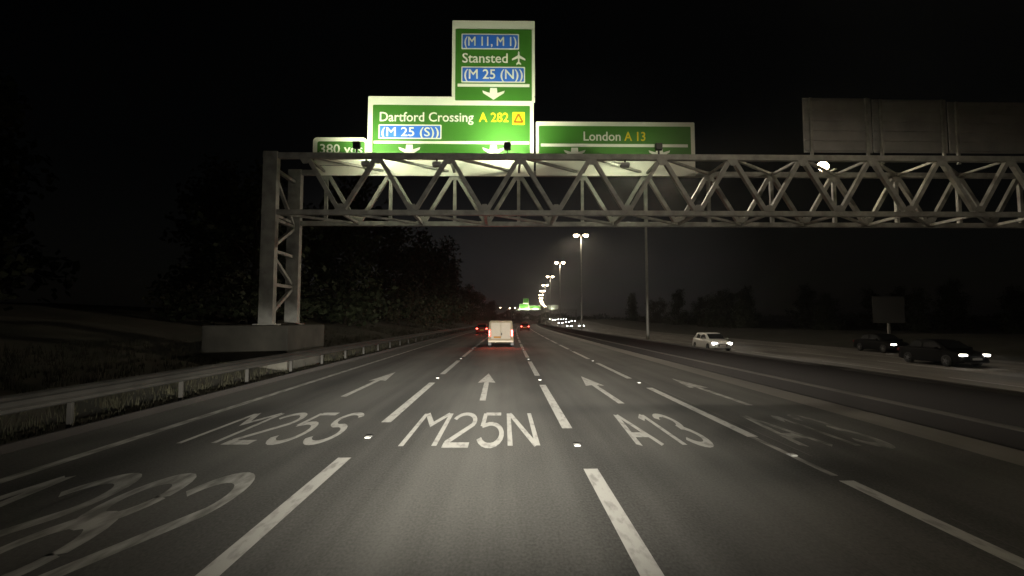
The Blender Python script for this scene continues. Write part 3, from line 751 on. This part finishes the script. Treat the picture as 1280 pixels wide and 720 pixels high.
def make_car(label, paint, head, L_=4.5, W=1.8, Hh=1.47, estate=False, lights='front', cat="car"):
    t = thing("car", label, cat); hw = W / 2; f = L_ / 2
    st = [(-f, .80*hw, .34, .78), (-f+.10, .93*hw, .26, .92), (-f+.45, .985*hw, .20, .97), (-1.2, hw, .19, .97), (0, hw, .19, .955), (.9, hw, .19, .93), (1.35, .985*hw, .20, .885), (f-.42, .94*hw, .22, .80), (f-.12, .86*hw, .24, .70), (f, .70*hw, .30, .58)]
    MB().loft([sect(y, w, a, b_, .13, .06) for y, w, a, b_ in st]).build("body", paint, t, smooth=True)
    rear = -f + (.30 if estate else .75)
    cb_ = [(rear - .12, .78*hw, .90, 1.02), (rear + .15, .80*hw, .90, Hh - .22), (rear + .50, .82*hw, .90, Hh - .04), (-.4, .83*hw, .90, Hh), (.2, .83*hw, .90, Hh - .03), (.48, .82*hw, .90, Hh - .12), (1.18, .80*hw, .88, .95)]
    cab = MB().loft([sect(y, w + .06, a, b_, .07, .14) for y, w, a, b_ in cb_]).build("cabin", paint, t, smooth=True)
    # glass proud of the cabin
    MB().add([(-.70*hw, 1.16, .975), (.70*hw, 1.16, .975), (.64*hw, .50, Hh - .10), (-.64*hw, .50, Hh - .10)], [(0,1,2,3)]).build("windscreen", M['glass'], t)
    ro = COLL.objects[-1]; ro.location = (0, .035, .03)
    rw = MB().add([(-.66*hw, rear - .10, 1.0), (.66*hw, rear - .10, 1.0), (.60*hw, rear + .30, Hh - .14), (-.60*hw, rear + .30, Hh - .14)], [(0,1,2,3)]).build("rear_window", M['glass'], t); rw.location = (0, -.07, .0)
    for s in (-1, 1):
        for a, b_ in (((.95, .40), (-.30, -.30)), ((-.42, -.42), (-1.25, -1.15))):
            vs = [(s*(.865*hw+.022), a[0], 1.0), (s*(.865*hw+.022), b_[0], 1.0), (s*(.735*hw+.018), b_[1], Hh - .13), (s*(.735*hw+.018), a[1], Hh - .13)]
            MB().add(vs, [(0,1,2,3)]).build("side_window", M['glass'], t)
        MB().bbox(s*(hw-.01) if s > 0 else s*(hw+.17), s*(hw+.17) if s > 0 else s*(hw-.01), .72, .84, .92, 1.05, .03).build("wing_mirror", paint, t)
        MB().bbox(min(s*.50*hw, s*.86*hw), max(s*.50*hw, s*.86*hw), f - .22, f - .04, .61, .725, .035).build("headlight", head if lights == 'front' else M['glass'], t)
        MB().bbox(min(s*.62*hw, s*.90*hw), max(s*.62*hw, s*.90*hw), -f - .012, -f + .12, .70, .88, .03).build("tail_light", M['tail_hot'] if lights == 'rear' else M['car_red'], t)
        for y in (f - .92, -f + .88): wheel(t, s*(hw - .11), y)
    MB().bbox(-.42*hw, .42*hw, f - .06, f + .012, .40, .60, .03).build("grille", M['black'], t)
    MB().bbox(-.72*hw, .72*hw, f - .08, f - .004, .25, .36, .03).build("lower_intake", M['black'], t)
    MB().bbox(-.26, .26, f + .0125, f + .022, .42, .53, .003).build("number_plate", M['plate_w'], t)
    MB().bbox(-.26, .26, -f - .022, -f - .004, .55, .66, .003).build("rear_number_plate", M['plate_y'], t)
    return t
def place(t, x, y, z, rz): t.location = (x + cx(y), y, z + (rise(x, y) if x > 12 else 0)); t.rotation_euler = (0, 0, rz - tang(y))
PI = math.pi
car_w = make_car("white estate car with bright headlights coming the other way beyond the barrier", M['car_white'], M['head'], 4.6, 1.82, 1.47, True)
place(car_w, 17.45, 42.6, OPP, PI)
car_d = make_car("dark car at the right edge with two warm headlights lit", M['car_dark'], M['head_dim'], 4.4, 1.8, 1.45)
place(car_d, 25.0, 28.5, OPP, PI)
car_e = copy_tree(car_d); car_e["label"] = "dark car with one headlight lit, in the far lane below the square roadside sign"; place(car_e, 30.2, 40.0, OPP, PI)
hl = [c for c in car_e.children if c.name.startswith("headlight")]
for c in hl[:1]: c.data = c.data.copy(); c.data.materials[0] = M['glass']
car_o = make_car("", M['car_silver'], M['head'], 4.3, 1.76, 1.46)
GO = "far cars coming the other way with headlights on"
far_list = [(15.1, 136), (18.6, 138), (15.2, 170), (18.5, 182), (21.8, 196), (15.2, 216), (18.6, 236), (15.2, 262), (21.9, 250)]
for i, (x, y) in enumerate(far_list):
    o = car_o if i == 0 else copy_tree(car_o)
    place(o, x, y, OPP, PI); o["group"] = GO
    o["label"] = ["far oncoming car, lower left pair of headlights beside the tallest lamp's foot", "far oncoming car with headlights right at the foot of the tallest lamp"][i] if i < 2 else "tiny oncoming car lost in the distant cluster of headlights"
car_r = make_car("red tailed car ahead in the third lane, beyond and right of the van", M['car_red'], M['glass'], 4.2, 1.76, 1.5, True, 'rear')
place(car_r, 2.75, 96, 0, 0)
c2 = copy_tree(car_r); c2["label"] = "car with red lights half hidden at the left side of the white van"; place(c2, -3.75, 72, 0, 0)
c3 = copy_tree(car_r); c3["label"] = "smallest red tail lights, just above the car in the third lane"; place(c3, 3.1, 150, 0, 0)

def tail_spill(t, y, z, w, power):
    for sx in (-w, w):
        ld = bpy.data.lights.new("tail_light_spill", 'SPOT'); ld.energy = power; ld.color = (1, .05, .02); ld.spot_size = R(160); ld.spot_blend = .6; ld.shadow_soft_size = .08
        o = bpy.data.objects.new("tail_light_spill", ld); COLL.objects.link(o); o.parent = t; o.location = (sx, y, z); o.rotation_euler = (R(-80), 0, 0)
tail_spill(car_r, -2.2, .8, .68, 60); tail_spill(c2, -2.2, .8, .68, 60)
# white panel van seen from behind
van = thing("panel_van", "white panel van seen from behind in the second lane with red lights lit", "van")
def vsec(y, hw, z0, z1, r, tum): return sect(y, hw, z0, z1, r, tum)
vs = [(-2.5, .93, .42, 1.86, .10, .10), (-2.42, .965, .36, 1.93, .12, .11), (-1.5, .975, .34, 1.96, .12, .11), (1.0, .975, .34, 1.96, .12, .11), (1.35, .97, .34, 1.86, .12, .14), (1.95, .955, .34, 1.26, .12, .10), (2.45, .93, .34, 1.02, .12, .06), (2.65, .80, .40, .85, .1, .05)]
MB().loft([vsec(*q) for q in vs]).build("body", M['van_white'], van, smooth=True)
for s in (-1, 1):
    MB().bbox(min(s*.008, s*.72), max(s*.008, s*.72), -2.535, -2.495, .58, 1.80, .015).build("rear_door", M['van_white'], van)
    d = COLL.objects[-1]
    MB().bbox(min(s*.10, s*.62), max(s*.10, s*.62), -2.541, -2.534, 1.22, 1.68, .006).build("door_recess", M['van_white'], d)
    for z in (.75, 1.2, 1.62): MB().bbox(min(s*.70, s*.76), max(s*.70, s*.76), -2.56, -2.53, z - .04, z + .04, .01).build("door_hinge", M['van_white'], d)
    MB().bbox(min(s*.765, s*.90), max(s*.765, s*.90), -2.545, -2.48, .78, 1.28, .02).build("tail_light", M['tail'], van); tl = COLL.objects[-1]
    for z in (.92, 1.13): MB().bbox(min(s*.785, s*.88), max(s*.785, s*.88), -2.556, -2.546, z - .055, z + .055, .004).build("bulb_window", M['tail_hot'], tl)
    for y in (1.75, -1.55): wheel(van, s * .84, y, .34, .23)
    MB().bbox(min(s*.74, s*.95), max(s*.74, s*.95), -2.02, -1.98, .12, .42, .01).build("mud_flap", M['black'], van)
    MB().bbox(min(s*.98, s*1.17), max(s*.98, s*1.17), 1.1, 1.24, 1.02, 1.26, .03).build("wing_mirror", M['black'], van)
    MB().bbox(min(s*.55, s*.85), max(s*.55, s*.85), 2.45, 2.66, .68, .86, .03).build("headlight", M['stud'], van)
MB().bbox(-.92, .92, -2.60, -2.44, .36, .52, .03).build("rear_bumper", M['van_white'], van)
MB().bbox(-.52, .0, -2.556, -2.537, .66, .80, .004).build("number_plate", M['plate_van'], van)
MB().bbox(.03, .09, -2.575, -2.536, .88, 1.06, .01).build("door_handle", M['black'], van)
MB().bbox(-.14, .14, -2.50, -2.44, 1.875, 1.915, .01).build("high_brake_light", M['car_red'], van)
ws = MB().add([(-.80, 1.93, 1.30), (.80, 1.93, 1.30), (.76, 1.37, 1.88), (-.76, 1.37, 1.88)], [(0,1,2,3)]).build("windscreen", M['glass'], van); ws.location = (0, .03, .03)
place(van, -.42, 39.6, 0, 0); tail_spill(van, -2.62, 1.0, .84, 90)
far_cars = [o for o in COLL.objects if o.get("group") == GO][:4]
for c in far_cars: headlamp((0, 2.4, .66), 2500, (1, .96, .9), 0, c)
# beams of the nearest oncoming cars
for c in (car_w, car_d):
    for s in (-.6, .6):
        headlamp((s, 2.5, .66), 6000, (1, .96, .9), 0, c)

# ------------------------------------------------------------------ roadside sign beyond the opposite carriageway
rs = thing("roadside_sign", "dark square sign back on one post beyond the opposite carriageway", "road sign", (31.9, 41.0, -.6), R(-6))
MB().bbox(-1.25, 1.25, -.02, .02, 2.35, 4.55, .01).build("board", M['signback_dark'], rs)
MB().bbox(-.08, .08, .021, .18, 0, 4.3, .015).build("post", M['column'], rs)
for z in (2.8, 4.1): MB().bbox(-1.15, 1.15, .0215, .07, z - .04, z + .04, .008).build("stiffening_rib", M['signback_dark'], rs)

# ------------------------------------------------------------------ trees
def rot_quad(c, n, s, roll):
    n = n.normalized(); a = n.orthogonal().normalized(); b_ = n.cross(a)
    u = a * math.cos(roll) + b_ * math.sin(roll); v = n.cross(u)
    return [c + u * s, c + v * s * .6, c - u * s, c - v * s * .6]
def make_tree(seed, h, spread, leafmat, label):
    rnd = random.Random(seed); t = thing("tree", label, "tree")
    tb = MB(); limbs = []
    def limb(a, b_, r0, r1, n=7):
        d = (b_ - a); q = d.to_track_quat('Z', 'Y').to_matrix(); secs = []
        for k in range(5):
            f = k / 4; r = r0 + (r1 - r0) * f; c = a + d * f + Vector((math.sin(f * 3.1 + seed) * .12, math.cos(f * 2.7) * .1, 0)) * (h / 10)
            secs.append([tuple(c + q @ Vector((r * math.cos(2*PI*i/n), r * math.sin(2*PI*i/n), 0))) for i in range(n)])
        tb.loft(secs)
    limb(Vector((0, 0, -.4)), Vector((0, 0, h * .72)), h * .022, h * .007)
    cl = []
    for i in range(11):
        z = h * (.05 + .62 * i / 11); a = 2.4 * i + rnd.random(); ln = spread * (.55 + .5 * rnd.random()) * (1 - .4 * i / 11)
        e = Vector((math.cos(a) * ln, math.sin(a) * ln, z + h * (.08 + .14 * rnd.random())))
        limb(Vector((0, 0, z)), e, h * .009, h * .003, 5); cl.append(e); cl.append(Vector((0, 0, z)).lerp(e, .6) + Vector((0, 0, h * .05)))
    for i in range(7):
        a = 0.9 * i; cl.append(Vector((math.cos(a) * spread * rnd.uniform(.3, 1.0), math.sin(a) * spread * rnd.uniform(.3, 1.0), h * rnd.uniform(.05, .14))))
    for i in range(6): cl.append(Vector((rnd.uniform(-.3, .3) * spread, rnd.uniform(-.3, .3) * spread, h * rnd.uniform(.72, .97))))
    tb.build("trunk", M['bark'], t, smooth=True)
    lb = MB()
    for c in cl:
        rr = h * rnd.uniform(.075, .13)
        for k in range(95):
            d = Vector((rnd.gauss(0, 1), rnd.gauss(0, 1), rnd.gauss(0, .8))).normalized() * rr * (rnd.random() ** .45) * 1.25
            lb.add(rot_quad(c + d, Vector((rnd.gauss(0, 1), rnd.gauss(0, 1), rnd.gauss(0, 1) + .5)), h * rnd.uniform(.014, .026), rnd.random() * 6), [(0,1,2,3)])
    lb.build("crown", leafmat, t, fix=False)
    return t
LT = "dark leafy tree in the unlit wood on the left bank"
LR = "dark bushy tree in the low wood beyond the opposite carriageway"
protos = [make_tree(3, 13.0, 4.2, M['leaf'], LT), make_tree(8, 11.0, 4.6, M['leaf2'], LT), make_tree(15, 14.5, 4.0, M['leaf'], LT)]
used = [False] * 3
def plant(kind, x, y, z, sc_, label, group):
    o = protos[kind] if not used[kind] else copy_tree(protos[kind]); used[kind] = True
    o.location = (x + cx(y), y, z); o.rotation_euler = (0, 0, random.random() * 6); o.scale = (sc_, sc_, sc_ * random.uniform(.92, 1.08))
    o["label"] = label; o["group"] = group
def gz(x):
    for (x0, z0), (x1, z1) in zip(GP, GP[1:]):
        if x0 <= x <= x1: return z0 + (z1 - z0) * (x - x0) / (x1 - x0)
    return 0
for i, (x, y, s) in enumerate([(-17, 34, .9), (-22, 40, 1.0), (-16.5, 52, 1.05), (-21, 60, 1.2), (-15.5, 70, 1.1), (-20, 80, 1.25), (-15.5, 88, 1.2), (-19, 100, 1.35), (-15, 108, 1.15), (-18, 122, 1.2), (-15.5, 135, 1.05), (-19, 148, 1.2), (-16, 165, 1.0), (-17, 190, .95), (-17, 220, .85), (-28, 50, 1.2), (-30, 75, 1.3), (-33, 30, 1.1), (-27, 22, 1.0), (-17, 255, .85), (-18, 290, .8), (-24, 330, .85)]):
    plant(i % 3, x, y, gz(x) - .1, s, LT, "dark trees on the left bank")
for i, (x, y, s) in enumerate([(46, 110, .62), (50, 126, .68), (47, 142, .72), (56, 150, .7), (48, 165, .75), (60, 100, .6), (66, 84, .55), (72, 70, .5), (64, 62, .42), (78, 58, .45), (52, 190, .8), (50, 220, .8), (58, 90, .5), (56, 250, .8), (49, 104, .55), (53, 112, .6), (55, 132, .7), (60, 138, .7), (45, 96, .5), (64, 110, .62), (70, 96, .55), (76, 84, .52), (82, 72, .5), (68, 76, .5), (52, 82, .42), (86, 60, .45), (58, 70, .4)]):
    plant(i % 3, x, y, gz(x) + rise(x, y) - .1, s, LR, "dark trees beyond the opposite carriageway")
# low far-off wood closing the horizon
fw = MB(); rnd = random.Random(5)
for i in range(9000):
    x = rnd.uniform(-420, 620); y = 560 + rnd.uniform(0, 60)
    top = 6 + 2.5 * math.sin(x * .031) + 2.0 * math.sin(x * .113 + 1) + 1.2 * math.sin(x * .29)
    z = gz(max(-400, min(400, x - cx(y)))) + top * rnd.random() ** .7
    fw.add(rot_quad(Vector((x, y, z)), Vector((rnd.gauss(0, .5), -1, rnd.gauss(0, .5))), rnd.uniform(.9, 2.0), rnd.random() * 6), [(0,1,2,3)])
fwo = fw.build("distant_wood", M['leaf'], fix=False); tag(fwo, "low dark wood far off along the horizon behind the road", "wood", kind="stuff")

# ------------------------------------------------------------------ rough grass on the verge and reserve
gb = MB(); rnd = random.Random(11)
def tuft(x, y, z, n, hh):
    for k in range(n):
        a = rnd.random() * 6.28; l = hh * rnd.uniform(.5, 1.1); dx, dy = math.cos(a), math.sin(a); w = .008 + .006 * rnd.random()
        bx, by = x + rnd.gauss(0, .07), y + rnd.gauss(0, .07); le = l * rnd.uniform(.15, .6)
        gb.add([(bx - dy*w, by + dx*w, z), (bx + dy*w, by - dx*w, z), (bx + dx*le, by + dy*le, z + l)], [(0,1,2)])
for i in range(5200):
    y = 3 + 110 * rnd.random() ** 1.5; x = rnd.uniform(-14.5, -7.75)
    if -12.4 < x < -8.6 and 20.2 < y < 24.8: continue
    tuft(x + cx(y), y, gz(x) - .02, 7, .10 + .22 * rnd.random() * (1.5 if x < -8.6 else .7))
for i in range(500):
    y = 6 + 70 * rnd.random(); x = rnd.uniform(9.0, 12.0); tuft(x + cx(y), y, gz(x) - .02, 6, .25)
go = gb.build("verge_grass", M['grass'], fix=False); tag(go, "rough dry grass growing along the verge behind the guard rail", "grass", kind="stuff")

for k in list(bpy.data.meshes):
    if k.users == 0: bpy.data.meshes.remove(k)

HAZE = 0.0006
hz = MB().box(-1200, 1800, -120, 1700, -2.0, 27).build("haze", None); tag(hz, "thin night haze in the air over the road", "haze", kind="stuff")
hm = bpy.data.materials.new("haze"); hm.use_nodes = True; nt = hm.node_tree; nt.nodes.clear()
ho = nt.nodes.new("ShaderNodeOutputMaterial"); pv = nt.nodes.new("ShaderNodeVolumePrincipled")
pv.inputs["Color"].default_value = (.9, .9, .88, 1); pv.inputs["Density"].default_value = HAZE; pv.inputs["Anisotropy"].default_value = .82
nt.links.new(pv.outputs[0], ho.inputs["Volume"]); hz.data.materials.append(hm)
